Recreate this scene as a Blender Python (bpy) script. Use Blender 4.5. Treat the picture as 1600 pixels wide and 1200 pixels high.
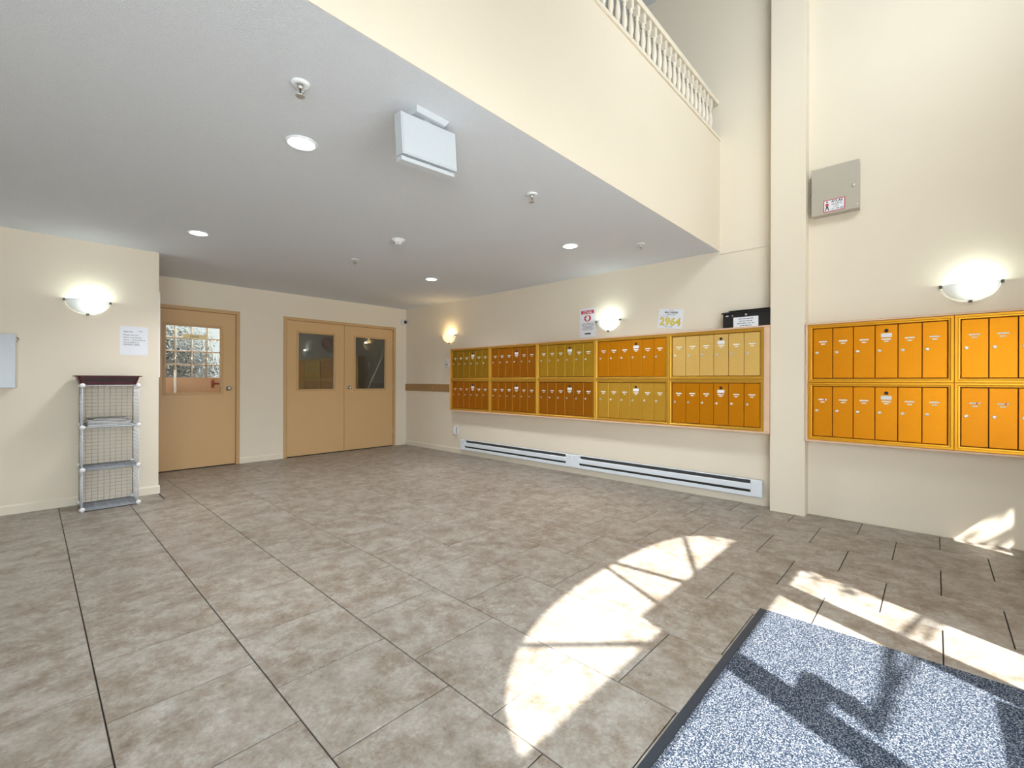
import bpy, math, random
from mathutils import Vector, Matrix
random.seed(7)
for o in list(bpy.data.objects): bpy.data.objects.remove(o)
scene = bpy.context.scene
COL = scene.collection

# ------------------------------------------------------------------ camera
F_PX, YAW, CY, ROLL, HC = 704.94, 0.8179, 595.65, 0.0032, 1.1493
cd = bpy.data.cameras.new('camera'); cam = bpy.data.objects.new('camera', cd); COL.objects.link(cam)
cd.sensor_fit = 'HORIZONTAL'; cd.sensor_width = 36.0; cd.lens = 36.0 * F_PX / 1600.0
cd.shift_y = (CY - 600.0) / 1600.0; cd.clip_start = 0.02; cd.clip_end = 200
fw = Vector((math.sin(YAW), math.cos(YAW), 0)); r0 = Vector((math.cos(YAW), -math.sin(YAW), 0)); u0 = Vector((0, 0, 1))
rt = r0 * math.cos(ROLL) + u0 * math.sin(ROLL); up = -r0 * math.sin(ROLL) + u0 * math.cos(ROLL)
m = Matrix.Identity(4)
for i in range(3):
    m[i][0] = rt[i]; m[i][1] = up[i]; m[i][2] = -fw[i]
m[0][3], m[1][3], m[2][3] = 0, 0, HC
cam.matrix_world = m
scene.camera = cam

# ------------------------------------------------------------------ exposure, sky, sun, fill lamps at the openings
scene.view_settings.view_transform = 'Standard'
scene.view_settings.look = 'None'
scene.view_settings.exposure = 1.0
scene.view_settings.gamma = 1.0
scene.view_settings.use_curve_mapping = False
W = bpy.data.worlds.new('sky'); scene.world = W; W.use_nodes = True
bg = W.node_tree.nodes['Background']
bg.inputs[0].default_value = (0.72, 0.85, 1.0, 1); bg.inputs[1].default_value = 0.7

SUN_DX, SUN_DY = 0.40, 0.85           # metres travelled per metre of fall
sl = bpy.data.lights.new('sun', 'SUN'); sl.energy = 12.0; sl.angle = math.radians(0.55); sl.color = (1.0, 0.965, 0.92)
so = bpy.data.objects.new('sun', sl); COL.objects.link(so)
so.rotation_euler = Vector((SUN_DX, SUN_DY, -1)).to_track_quat('-Z', 'Y').to_euler(); so.location = (-4, -9, 12)

def area_light(name, loc, sx, sy, direction, power, color, spread=180):
    l = bpy.data.lights.new(name, 'AREA'); l.shape = 'RECTANGLE'; l.size = sx; l.size_y = sy; l.energy = power; l.color = color; l.spread = math.radians(spread)
    o = bpy.data.objects.new(name, l); COL.objects.link(o); o.location = loc
    o.rotation_euler = Vector(direction).to_track_quat('-Z', 'Y').to_euler()
    return o
YW = -1.10                            # inner face of the entrance wall
area_light('daylight_upper_window', (2.3, YW + 0.02, 4.3), 2.6, 0.9, (1.6, 1, -0.35), 21, (0.86, 0.94, 1.0), 130)  # fill lamp in the unseen upper window, aimed at the right wall
area_light('daylight_entry_doors', (1.27, YW + 0.02, 1.1), 2.3, 1.7, (0.55, 1, -0.34), 32, (0.86, 0.94, 1.0), 150)  # fill lamp standing in for sky light through the doors
area_light('daylight_side_window', (-1.1, YW + 0.02, 1.2), 1.6, 1.1, (0.5, 1, -0.2), 35, (0.86, 0.94, 1.0), 150)  # fill lamp at a side window added out of view

# ------------------------------------------------------------------ mesh helpers
class MB:
    def __init__(s): s.v = []; s.f = []; s.sm = []
    def poly(s, pts, smooth=False):
        b = len(s.v); s.v += [tuple(p) for p in pts]; s.f.append(tuple(range(b, b + len(pts)))); s.sm.append(smooth); return s
    def box(s, x0, x1, y0, y1, z0, z1):
        b = len(s.v)
        s.v += [(x0, y0, z0), (x1, y0, z0), (x1, y1, z0), (x0, y1, z0), (x0, y0, z1), (x1, y0, z1), (x1, y1, z1), (x0, y1, z1)]
        for q in ((0, 3, 2, 1), (4, 5, 6, 7), (0, 1, 5, 4), (1, 2, 6, 5), (2, 3, 7, 6), (3, 0, 4, 7)):
            s.f.append(tuple(b + i for i in q)); s.sm.append(False)
        return s
    def hexa(s, p):       # 8 points, bottom ring then top ring
        b = len(s.v); s.v += [tuple(q) for q in p]
        for q in ((0, 3, 2, 1), (4, 5, 6, 7), (0, 1, 5, 4), (1, 2, 6, 5), (2, 3, 7, 6), (3, 0, 4, 7)):
            s.f.append(tuple(b + i for i in q)); s.sm.append(False)
        return s
    def cbox(s, x0, x1, y0, y1, z0, z1, c):
        """box with all edges facing -y chamfered by c (front is y0)"""
        b = len(s.v)
        s.v += [(x0, y1, z0), (x1, y1, z0), (x1, y1, z1), (x0, y1, z1),
                (x0, y0 + c, z0), (x1, y0 + c, z0), (x1, y0 + c, z1), (x0, y0 + c, z1),
                (x0 + c, y0, z0 + c), (x1 - c, y0, z0 + c), (x1 - c, y0, z1 - c), (x0 + c, y0, z1 - c)]
        for q in ((0, 3, 2, 1)[::-1], (8, 9, 10, 11)):
            s.f.append(tuple(b + i for i in q)); s.sm.append(False)
        for i in range(4):
            j = (i + 1) % 4
            s.f.append((b + i, b + j, b + 4 + j, b + 4 + i)); s.sm.append(False)
            s.f.append((b + 4 + i, b + 4 + j, b + 8 + j, b + 8 + i)); s.sm.append(False)
        return s
    def lathe(s, prof, c=(0, 0, 0), axis='z', n=16, smooth=True, caps=True):
        """prof: list of (radius, height along axis)"""
        b = len(s.v)
        for r, h in prof:
            for k in range(n):
                a = 2 * math.pi * k / n; p = (r * math.cos(a), r * math.sin(a), h)
                if axis == 'z': q = p
                elif axis == 'y': q = (p[0], p[2], p[1])
                else: q = (p[2], p[0], p[1])
                s.v.append((c[0] + q[0], c[1] + q[1], c[2] + q[2]))
        for i in range(len(prof) - 1):
            for k in range(n):
                j = (k + 1) % n
                s.f.append((b + i * n + k, b + i * n + j, b + (i + 1) * n + j, b + (i + 1) * n + k)); s.sm.append(smooth)
        if caps:
            s.f.append(tuple(b + k for k in range(n))[::-1]); s.sm.append(False)
            e = b + (len(prof) - 1) * n
            s.f.append(tuple(e + k for k in range(n))); s.sm.append(False)
        return s
    def tube(s, pts, r, n=8, smooth=True):
        pts = [Vector(p) for p in pts]; b = len(s.v)
        for i, p in enumerate(pts):
            d = (pts[min(i + 1, len(pts) - 1)] - pts[max(i - 1, 0)]).normalized()
            a = d.cross(Vector((0, 0, 1))) if abs(d.z) < .9 else d.cross(Vector((1, 0, 0)))
            a.normalize(); c = d.cross(a)
            for k in range(n):
                t = 2 * math.pi * k / n + math.pi / n
                s.v.append(tuple(p + a * (r * math.cos(t)) + c * (r * math.sin(t))))
        for i in range(len(pts) - 1):
            for k in range(n):
                j = (k + 1) % n
                s.f.append((b + i * n + k, b + i * n + j, b + (i + 1) * n + j, b + (i + 1) * n + k)); s.sm.append(smooth)
        s.f.append(tuple(b + k for k in range(n))[::-1]); s.sm.append(False)
        e = b + (len(pts) - 1) * n; s.f.append(tuple(e + k for k in range(n))); s.sm.append(False)
        return s
    def prism(s, pts, a0, a1, plane='xz'):
        """polygon pts extruded; plane xz -> along y, xy -> along z, yz -> along x"""
        def P(p, a): return {'xz': (p[0], a, p[1]), 'xy': (p[0], p[1], a), 'yz': (a, p[0], p[1])}[plane]
        b = len(s.v); n = len(pts)
        s.v += [P(p, a0) for p in pts] + [P(p, a1) for p in pts]
        s.f.append(tuple(b + k for k in range(n))); s.sm.append(False)
        s.f.append(tuple(b + n + k for k in range(n))[::-1]); s.sm.append(False)
        for k in range(n):
            j = (k + 1) % n; s.f.append((b + k, b + n + k, b + n + j, b + j)); s.sm.append(False)
        return s
    def mesh(s, name, mat=None):
        me = bpy.data.meshes.new(name); me.from_pydata(s.v, [], s.f)
        me.polygons.foreach_set('use_smooth', s.sm)
        import bmesh
        bm = bmesh.new(); bm.from_mesh(me); bmesh.ops.recalc_face_normals(bm, faces=bm.faces); bm.to_mesh(me); bm.free()
        if mat: me.materials.append(mat)
        me.update(); return me
    def build(s, name, mat, parent=None, **kw):
        return link(s.mesh(name, mat), name, parent, **kw)

def link(me, name, parent=None, loc=None, rotz=None):
    o = bpy.data.objects.new(name, me); COL.objects.link(o)
    if parent: o.parent = parent
    if loc is not None: o.location = loc
    if rotz is not None: o.rotation_euler = (0, 0, rotz)
    return o
def empty(name, loc, rotz=0):
    o = bpy.data.objects.new(name, None); COL.objects.link(o); o.location = loc; o.rotation_euler = (0, 0, rotz)
    o.empty_display_size = .1
    return o
def tag(o, label, cat, group=None):
    o['label'] = label; o['category'] = cat
    if group: o['group'] = group
    return o
def struct(o, label=None):
    o['kind'] = 'structure'
    if label: o['label'] = label
    return o
RW = -math.pi / 2     # things on the right wall: local +x runs to the viewer's right, local -y into the room

# ------------------------------------------------------------------ materials
def mat_base(name):
    m = bpy.data.materials.new(name); m.use_nodes = True
    nt = m.node_tree; b = nt.nodes['Principled BSDF']
    return m, nt, b
def simple(name, col, rough=.5, metal=0, spec=.5, noise=0.0, nscale=30, bump=0.0, bscale=200, bdist=.004, emit=None, estr=0, transmission=0):
    m, nt, b = mat_base(name)
    b.inputs['Base Color'].default_value = (*col, 1); b.inputs['Roughness'].default_value = rough
    b.inputs['Metallic'].default_value = metal; b.inputs['Specular IOR Level'].default_value = spec
    if transmission: b.inputs['Transmission Weight'].default_value = transmission
    if emit: b.inputs['Emission Color'].default_value = (*emit, 1); b.inputs['Emission Strength'].default_value = estr
    tc = nt.nodes.new('ShaderNodeTexCoord')
    nz = nt.nodes.new('ShaderNodeTexNoise'); nz.inputs['Scale'].default_value = nscale; nz.inputs['Detail'].default_value = 4
    nt.links.new(tc.outputs['Object'], nz.inputs['Vector'])
    mx = nt.nodes.new('ShaderNodeMix'); mx.data_type = 'RGBA'
    k = 1 - noise; k2 = 1 + noise
    mx.inputs[6].default_value = (*[c * k for c in col], 1); mx.inputs[7].default_value = (*[min(1, c * k2) for c in col], 1)
    nt.links.new(nz.outputs['Fac'], mx.inputs[0]); nt.links.new(mx.outputs[2], b.inputs['Base Color'])
    if bump:
        n2 = nt.nodes.new('ShaderNodeTexNoise'); n2.inputs['Scale'].default_value = bscale; n2.inputs['Detail'].default_value = 3
        nt.links.new(tc.outputs['Object'], n2.inputs['Vector'])
        bp = nt.nodes.new('ShaderNodeBump'); bp.inputs['Strength'].default_value = bump; bp.inputs['Distance'].default_value = bdist
        nt.links.new(n2.outputs['Fac'], bp.inputs['Height']); nt.links.new(bp.outputs['Normal'], b.inputs['Normal'])
    return m
M = {}
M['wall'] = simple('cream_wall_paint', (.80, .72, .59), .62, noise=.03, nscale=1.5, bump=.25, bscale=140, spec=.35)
M['wall_trim'] = simple('cream_trim_paint', (.80, .725, .60), .45, noise=.02)
M['ceiling'] = simple('textured_ceiling', (.745, .775, .825), .85, noise=.07, nscale=120, bump=1.0, bscale=230, bdist=.006, spec=.2)
M['peach'] = simple('peach_wall_paint', (.80, .54, .34), .6, noise=.04, nscale=3)
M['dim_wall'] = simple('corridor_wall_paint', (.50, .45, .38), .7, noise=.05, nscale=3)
M['door'] = simple('tan_door_paint', (.64, .42, .205), .38, noise=.04, nscale=90, bump=.08, bscale=300)
M['door_frame'] = simple('tan_frame_paint', (.58, .37, .175), .4, noise=.03)
M['brown_board'] = simple('brown_board_paint', (.36, .21, .085), .45, noise=.06, nscale=20)
M['dark'] = simple('dark_gap', (.03, .027, .024), .8)
M['grout'] = simple('dark_grout', (.045, .038, .032), .9, noise=.2)
M['black'] = simple('black_metal', (.012, .011, .011), .35, noise=.1)
M['chrome'] = simple('brushed_steel', (.62, .60, .57), .28, metal=1, noise=.05)
M['lock'] = simple('lock_nickel', (.72, .70, .67), .3, metal=.8, noise=.05)
M['white'] = simple('white_enamel', (.80, .82, .84), .35, noise=.02)
M['white_plastic'] = simple('white_plastic', (.82, .83, .83), .45, noise=.02)
M['heater'] = simple('heater_enamel', (.74, .79, .85), .35, noise=.02)
M['heater_dark'] = simple('dark_heater_interior', (.07, .072, .075), .6)
M['paper'] = simple('paper', (.80, .82, .87), .8, noise=.015, nscale=8)
M['ink'] = simple('grey_ink', (.10, .10, .12), .8)
M['ink_black'] = simple('black_ink', (.02, .02, .02), .7)
M['ink_yellow'] = simple('yellow_ink', (.78, .62, .08), .7)
M['ink_outline'] = simple('ochre_outline_ink', (.42, .33, .06), .7)
M['red_print'] = simple('red_print', (.50, .03, .06), .6)
M['red_paint'] = simple('red_paint', (.33, .03, .02), .35, noise=.1)
M['wood'] = simple('pinkish_wood_trim', (.74, .50, .34), .5, noise=.1, nscale=14)
M['gold_frame'] = simple('gold_anodised_frame', (.68, .38, .05), .4, metal=.75, noise=.03, nscale=40)
M['gold'] = simple('gold_anodised_door', (.74, .42, .05), .4, metal=.75, noise=.05, nscale=60, bump=.05, bscale=400)
M['pale_gold'] = simple('pale_gold_door', (.95, .64, .20), .4, metal=.75, noise=.05, nscale=60, bump=.05, bscale=400)
M['orange'] = simple('orange_anodised_door', (.74, .275, .003), .42, metal=.75, noise=.05, nscale=60, bump=.05, bscale=400)
M['orange_dark'] = simple('amber_anodised_door', (.47, .165, .005), .42, metal=.75, noise=.05, nscale=60, bump=.05, bscale=400)  # orange finish, darkened for the weaker light toward the corner
M['orange_frame'] = simple('orange_anodised_frame', (.74, .35, .02), .4, metal=.75, noise=.03, nscale=40)
M['orange_mid'] = simple('deep_orange_door', (.66, .235, .003), .42, metal=.75, noise=.05, nscale=60, bump=.05, bscale=400)
M['gold_dark'] = simple('olive_gold_door', (.44, .25, .018), .42, metal=.75, noise=.05, nscale=60, bump=.05, bscale=400)  # gold finish with the corner-end shade mixed into its colour
M['gold_mid'] = simple('deep_gold_door', (.58, .33, .025), .42, metal=.75, noise=.05, nscale=60, bump=.05, bscale=400)  # gold finish, partly darkened where the bank gets less light
M['tag'] = simple('white_name_tag', (.82, .80, .74), .6, noise=.08, nscale=160)
M['alarm'] = simple('beige_grey_metal', (.47, .43, .36), .5, noise=.03, nscale=6)
M['burgundy'] = simple('burgundy_plastic', (.085, .012, .022), .4, noise=.1)
M['wire'] = simple('white_coated_wire', (.72, .75, .80), .4)
M['shelf_wire'] = simple('grey_coated_wire', (.35, .38, .44), .4)
M['magazine'] = simple('magazine_cover', (.30, .30, .30), .35, noise=.5, nscale=25)
M['back_wire'] = simple('pale_grey_coated_wire', (.50, .52, .54), .4)
M['pages'] = simple('magazine_page_edges', (.52, .52, .52), .8, noise=.4, nscale=120)
M['magazine_red'] = simple('magazine_cover_red', (.32, .14, .12), .35, noise=.5, nscale=25)
M['magazine_dark'] = simple('magazine_cover_dark', (.12, .125, .13), .35, noise=.5, nscale=30)
M['rubber'] = simple('navy_rubber', (.022, .035, .055), .55, noise=.1)
M['pavement'] = simple('concrete_pavement', (.45, .44, .42), .9, noise=.15, nscale=4)
M['leaf'] = simple('green_leaf', (.07, .16, .03), .5, noise=.4, nscale=9)
M['bark'] = simple('brown_bark', (.10, .065, .04), .9, noise=.3, nscale=20)
M['bronze'] = simple('dark_bronze_aluminium', (.10, .09, .08), .4, metal=.4)
M['sign_plate'] = simple('brass_sign_plate', (1.0, .80, .42), .5, noise=.03)
M['bulb_white'] = simple('lit_white_diffuser', (.9, .9, .9), .5, emit=(.95, 1.0, .97), estr=6)
M['sign_white'] = simple('sign_white_plastic', (.55, .585, .62), .4, noise=.02)
M['downlight_trim'] = simple('downlight_trim', (.85, .88, .90), .4)

def glass_mat(name, tint, gloss=.9, rough=.02, ior=1.5):
    m = bpy.data.materials.new(name); m.use_nodes = True; nt = m.node_tree; nt.nodes.clear()
    out = nt.nodes.new('ShaderNodeOutputMaterial'); tr = nt.nodes.new('ShaderNodeBsdfTransparent'); gl = nt.nodes.new('ShaderNodeBsdfGlossy')
    tr.inputs[0].default_value = (*tint, 1); gl.inputs[0].default_value = (gloss, gloss, gloss, 1); gl.inputs['Roughness'].default_value = rough
    lw = nt.nodes.new('ShaderNodeLayerWeight'); lw.inputs['Blend'].default_value = .5
    pw = nt.nodes.new('ShaderNodeMath'); pw.operation = 'POWER'; pw.inputs[1].default_value = 5
    nt.links.new(lw.outputs['Facing'], pw.inputs[0])
    f0 = ((ior - 1) / (ior + 1)) ** 2
    ma = nt.nodes.new('ShaderNodeMath'); ma.operation = 'MULTIPLY_ADD'; ma.inputs[1].default_value = 1 - f0; ma.inputs[2].default_value = f0
    nt.links.new(pw.outputs[0], ma.inputs[0])
    mx = nt.nodes.new('ShaderNodeMixShader')
    nt.links.new(ma.outputs[0], mx.inputs[0]); nt.links.new(tr.outputs[0], mx.inputs[1]); nt.links.new(gl.outputs[0], mx.inputs[2]); nt.links.new(mx.outputs[0], out.inputs[0])
    return m
M['glass'] = glass_mat('clear_door_glass', (.95, .96, .95))
M['wired_glass'] = glass_mat('dim_door_glass', (.62, .64, .62), ior=1.75)

def block_glass():
    m, nt, b = mat_base('wavy_glass_block')
    b.inputs['Transmission Weight'].default_value = 1; b.inputs['Roughness'].default_value = .04; b.inputs['IOR'].default_value = 1.4
    b.inputs['Base Color'].default_value = (.90, .86, .74, 1)
    tc = nt.nodes.new('ShaderNodeTexCoord'); oi = nt.nodes.new('ShaderNodeObjectInfo')
    nz = nt.nodes.new('ShaderNodeTexNoise'); nz.noise_dimensions = '4D'; nz.inputs['Scale'].default_value = 16; nz.inputs['Detail'].default_value = 1; nz.inputs['Distortion'].default_value = 1.2
    nt.links.new(tc.outputs['Object'], nz.inputs['Vector']); nt.links.new(oi.outputs['Random'], nz.inputs['W'])
    bp = nt.nodes.new('ShaderNodeBump'); bp.inputs['Strength'].default_value = 1; bp.inputs['Distance'].default_value = .028
    nt.links.new(nz.outputs['Fac'], bp.inputs['Height']); nt.links.new(bp.outputs['Normal'], b.inputs['Normal'])
    return m
M['block'] = block_glass()

def sconce_glass(name, col, s):
    m, nt, b = mat_base(name)
    b.inputs['Base Color'].default_value = (.85, .88, .86, 1); b.inputs['Roughness'].default_value = .35
        # brighter near the bulb behind the glass: the glass gives off the bulb's light
    tc = nt.nodes.new('ShaderNodeTexCoord'); vm = nt.nodes.new('ShaderNodeVectorMath'); vm.operation = 'DISTANCE'
    vm.inputs[1].default_value = (.035, -.07, -.04)
    nt.links.new(tc.outputs['Object'], vm.inputs[0])
    mr = nt.nodes.new('ShaderNodeMapRange'); mr.inputs[1].default_value = .04; mr.inputs[2].default_value = .15
    mr.inputs[3].default_value = s; mr.inputs[4].default_value = s * .16; mr.interpolation_type = 'SMOOTHSTEP'
    nt.links.new(vm.outputs['Value'], mr.inputs[0]); nt.links.new(mr.outputs[0], b.inputs['Emission Strength'])
    b.inputs['Emission Color'].default_value = (*col, 1)
    return m
M['sconce_cool'] = sconce_glass('frosted_glass_cool', (.86, 1.0, .93), .52)
M['sconce_warm'] = sconce_glass('frosted_glass_warm', (1.0, .72, .34), .62)
M['bulb_cool'] = simple('lit_bulb_cool', (.9, .9, .9), .5, emit=(.9, 1, .95), estr=12)
M['bulb_warm'] = simple('lit_bulb_warm', (.9, .9, .9), .5, emit=(1, .75, .4), estr=12)

def tile_mat():
    m, nt, b = mat_base('stone_look_tile')
    tc = nt.nodes.new('ShaderNodeTexCoord'); oi = nt.nodes.new('ShaderNodeObjectInfo')
    w = nt.nodes.new('ShaderNodeMath'); w.operation = 'MULTIPLY'; w.inputs[1].default_value = 37.0
    nt.links.new(oi.outputs['Random'], w.inputs[0])
    def noise(sc, det, rough=.6, dist=0):
        n = nt.nodes.new('ShaderNodeTexNoise'); n.noise_dimensions = '4D'
        n.inputs['Scale'].default_value = sc; n.inputs['Detail'].default_value = det; n.inputs['Roughness'].default_value = rough; n.inputs['Distortion'].default_value = dist
        nt.links.new(tc.outputs['Object'], n.inputs['Vector']); nt.links.new(w.outputs[0], n.inputs['W']); return n
    n1 = noise(9, 12, .80, .12); n2 = noise(55, 8, .8, .1); n3 = noise(4.0, 5, .7)
    r1 = nt.nodes.new('ShaderNodeValToRGB')
    e = r1.color_ramp.elements
    e[0].position = .32; e[0].color = (.15, .108, .074, 1); e[1].position = .68; e[1].color = (.54, .52, .485, 1)
    k = e.new(.48); k.color = (.30, .25, .20, 1)
    nt.links.new(n1.outputs['Fac'], r1.inputs[0])
    r2 = nt.nodes.new('ShaderNodeValToRGB')
    e = r2.color_ramp.elements
    e[0].position = .34; e[0].color = (.42, .40, .38, 1); e[1].position = .62; e[1].color = (1, 1, 1, 1)
    nt.links.new(n2.outputs['Fac'], r2.inputs[0])
    mu = nt.nodes.new('ShaderNodeMix'); mu.data_type = 'RGBA'; mu.blend_type = 'MULTIPLY'; mu.inputs[0].default_value = .62
    nt.links.new(r1.outputs[0], mu.inputs[6]); nt.links.new(r2.outputs[0], mu.inputs[7])
    m3 = nt.nodes.new('ShaderNodeMix'); m3.data_type = 'RGBA'; m3.blend_type = 'MIX'
    m3.inputs[7].default_value = (.45, .43, .395, 1)
    mr = nt.nodes.new('ShaderNodeMapRange'); mr.inputs[1].default_value = .45; mr.inputs[2].default_value = .75; mr.inputs[3].default_value = 0; mr.inputs[4].default_value = .6
    nt.links.new(n3.outputs['Fac'], mr.inputs[0]); nt.links.new(mr.outputs[0], m3.inputs[0]); nt.links.new(mu.outputs[2], m3.inputs[6])
    nt.links.new(m3.outputs[2], b.inputs['Base Color'])
    b.inputs['Roughness'].default_value = .42; b.inputs['Specular IOR Level'].default_value = .5
    bp = nt.nodes.new('ShaderNodeBump'); bp.inputs['Strength'].default_value = .25; bp.inputs['Distance'].default_value = .002
    nt.links.new(n2.outputs['Fac'], bp.inputs['Height']); nt.links.new(bp.outputs['Normal'], b.inputs['Normal'])
    return m
M['tile'] = tile_mat()

def mat_pile():
    m, nt, b = mat_base('speckled_mat_pile')
    tc = nt.nodes.new('ShaderNodeTexCoord')
    n = nt.nodes.new('ShaderNodeTexNoise'); n.inputs['Scale'].default_value = 210; n.inputs['Detail'].default_value = 3; n.inputs['Roughness'].default_value = .7
    nt.links.new(tc.outputs['Object'], n.inputs['Vector'])
    r = nt.nodes.new('ShaderNodeValToRGB'); e = r.color_ramp.elements
    e[0].position = .40; e[0].color = (.012, .022, .042, 1); e[1].position = .62; e[1].color = (.33, .345, .38, 1)
    k = e.new(.51); k.color = (.045, .06, .09, 1)
    nt.links.new(n.outputs['Fac'], r.inputs[0]); nt.links.new(r.outputs[0], b.inputs['Base Color'])
    b.inputs['Roughness'].default_value = .95; b.inputs['Specular IOR Level'].default_value = .1
    bp = nt.nodes.new('ShaderNodeBump'); bp.inputs['Strength'].default_value = .8; bp.inputs['Distance'].default_value = .006
    nt.links.new(n.outputs['Fac'], bp.inputs['Height']); nt.links.new(bp.outputs['Normal'], b.inputs['Normal'])
    return m
M['pile'] = mat_pile()

def text(name, body, width, height, mat, parent, loc, rot=0.0, align='LEFT', bold=0.0):
    """flat printed lettering facing local -y; fitted into width x height"""
    cu = bpy.data.curves.new(name, 'FONT'); cu.body = body; cu.size = 1; cu.align_x = align; cu.resolution_u = 2; cu.offset = bold
    t = bpy.data.objects.new('tmp', cu); COL.objects.link(t)
    dg = bpy.context.evaluated_depsgraph_get(); dg.update()
    me = bpy.data.meshes.new_from_object(t.evaluated_get(dg)); bpy.data.objects.remove(t); bpy.data.curves.remove(cu)
    xs = [v.co.x for v in me.vertices]; ys = [v.co.y for v in me.vertices]
    x0, x1, y0, y1 = min(xs), max(xs), min(ys), max(ys)
    sx = width / (x1 - x0); sy = height / (y1 - y0)
    ca, sa = math.cos(rot), math.sin(rot)
    for v in me.vertices:
        x = (v.co.x - x0) * sx; z = (v.co.y - y1) * sy
        v.co = (x * ca - z * sa, 0, x * sa + z * ca)
    me.materials.clear(); me.materials.append(mat); me.name = name
    return link(me, name, parent, loc)

def scribble(name, width, height, mat, parent, loc, words=4):
    """a line of print too small to read: short word-long strokes"""
    b = MB(); wl = [random.uniform(.6, 1.4) for _ in range(words)]; gap = .22; tot = sum(wl) + gap * (words - 1); x = 0; k = width / tot
    for w in wl:
        b.box(x, x + w * k, 0, .0004, -height * .8, -height * .2); x += (w + gap) * k
    return b.build(name, mat, parent, loc=loc)

# ------------------------------------------------------------------ room shell
X0, Y0, YL, YS, H, HU = 4.66, 7.00, 5.75, 1.555, 2.44, 5.30
XL = -2.20
T = .15
# floor: a dark bedding slab with every tile on it
floor = struct(MB().box(XL, X0, YW, Y0, -.06, -.006).build('floor', M['grout']), 'floor of grey brown stone look tiles in running bond')
P = .4553; GX, GY = .174, 2.02
cache = {}
def add_tile(x0, x1, y0, y1):
    if x1 - x0 < .02 or y1 - y0 < .02: return
    w, d = x1 - x0, y1 - y0; key = (round(w, 4), round(d, 4))
    if key not in cache:
        b = MB(); c = .0012; hx, hy = w / 2, d / 2; z0, z1 = -.006, 0.0
        b.v += [(-hx, -hy, z0), (hx, -hy, z0), (hx, hy, z0), (-hx, hy, z0), (-hx, -hy, z1 - c), (hx, -hy, z1 - c), (hx, hy, z1 - c), (-hx, hy, z1 - c),
                (-hx + c, -hy + c, z1), (hx - c, -hy + c, z1), (hx - c, hy - c, z1), (-hx + c, hy - c, z1)]
        b.f += [(8, 9, 10, 11)]; b.sm += [False]
        for i in range(4):
            j = (i + 1) % 4
            b.f += [(i, j, 4 + j, 4 + i), (4 + i, 4 + j, 8 + j, 8 + i)]; b.sm += [False, False]
        cache[key] = b.mesh('floor_tile', M['tile'])
    link(cache[key], 'floor_tile', floor, ((x0 + x1) / 2, (y0 + y1) / 2, 0))
gx, gy = .0046, .0052
k0 = math.floor((XL - GX) / P); k1 = math.ceil((X0 - GX) / P)
for k in range(k0, k1):
    xa, xb = GX + k * P + gx / 2, GX + (k + 1) * P - gx / 2
    yo = GY + (0 if k % 2 == 0 else -P / 2)
    n0 = math.floor((YW - yo) / P)
    for n in range(n0, n0 + 22):
        ya, yb = yo + n * P + gy / 2, yo + (n + 1) * P - gy / 2
        lim = YL if (xa + xb) / 2 < .89 else Y0
        if xa < .89 < xb:                                # column of tiles cut round the wall corner
            if yb <= YL + .02: add_tile(max(xa, XL), xb, max(ya, YW), min(yb, YL - .006))
            elif ya < YL < yb:
                add_tile(xa, .884, ya, YL - .006); add_tile(.896, xb, ya, yb)
            elif ya < Y0: add_tile(.896, xb, ya, min(yb, Y0 - .006))
            continue
        if ya > lim - .02: continue
        add_tile(max(xa, XL + .006), min(xb, X0 - .006), max(ya, YW + .006), min(yb, lim - .006))

# walls
struct(MB().box(X0, X0 + T, YW - T, Y0 + T, -.06, HU).build('wall_right', M['wall']), 'long cream wall carrying the mailboxes')
# back wall with the stair door and the double door openings
D1 = (1.018, 1.928); D2 = (2.590, 4.391); DT = 2.05; FRM = .045
b = MB()
b.box(.74, D1[0] - FRM, Y0, Y0 + T, -.06, H + .15)
b.box(D1[1] + FRM, D2[0] - FRM, Y0, Y0 + T, -.06, H + .15)
b.box(D2[1] + FRM, X0, Y0, Y0 + T, -.06, H + .15)
b.box(D1[0] - FRM, D1[1] + FRM, Y0, Y0 + T, DT + FRM, H + .15)
b.box(D2[0] - FRM, D2[1] + FRM, Y0, Y0 + T, DT + FRM, H + .15)
struct(b.build('wall_back', M['wall']), 'cream wall with the tan doors')
struct(MB().box(XL, .89, YL, YL + T, -.06, H + .15).box(.74, .89, YL + T, Y0, -.06, H + .15).build('wall_left', M['wall']), 'cream wall behind the wire rack')
struct(MB().box(XL - T, XL, YW - T, YL + T, -.06, HU).build('wall_side', M['wall']))
# low ceiling, balcony front, upper storey
struct(MB().box(XL, X0, YS + .004, Y0, H, H + .15).build('ceiling', M['ceiling']), 'low textured grey ceiling')
b = MB().box(XL, X0, YS, YS + .004, H, 3.52).box(XL, X0, YS + .004, YS + .10, H + .15, 3.52)
struct(b.build('wall_balcony', M['wall']), 'cream balcony front above the low ceiling')
struct(MB().box(XL, X0, YS - .012, YS + .112, 3.52, 3.548).build('trim_1', M['wall_trim']), 'cap moulding along the balcony front')
struct(MB().box(XL, X0, 3.6, 3.6 + T, H + .15, HU).build('wall_upper', M['wall']))
struct(MB().box(XL - T, X0 + T, YW - T, 3.6 + T, HU, HU + T).build('ceiling_upper', M['ceiling']))
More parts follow.
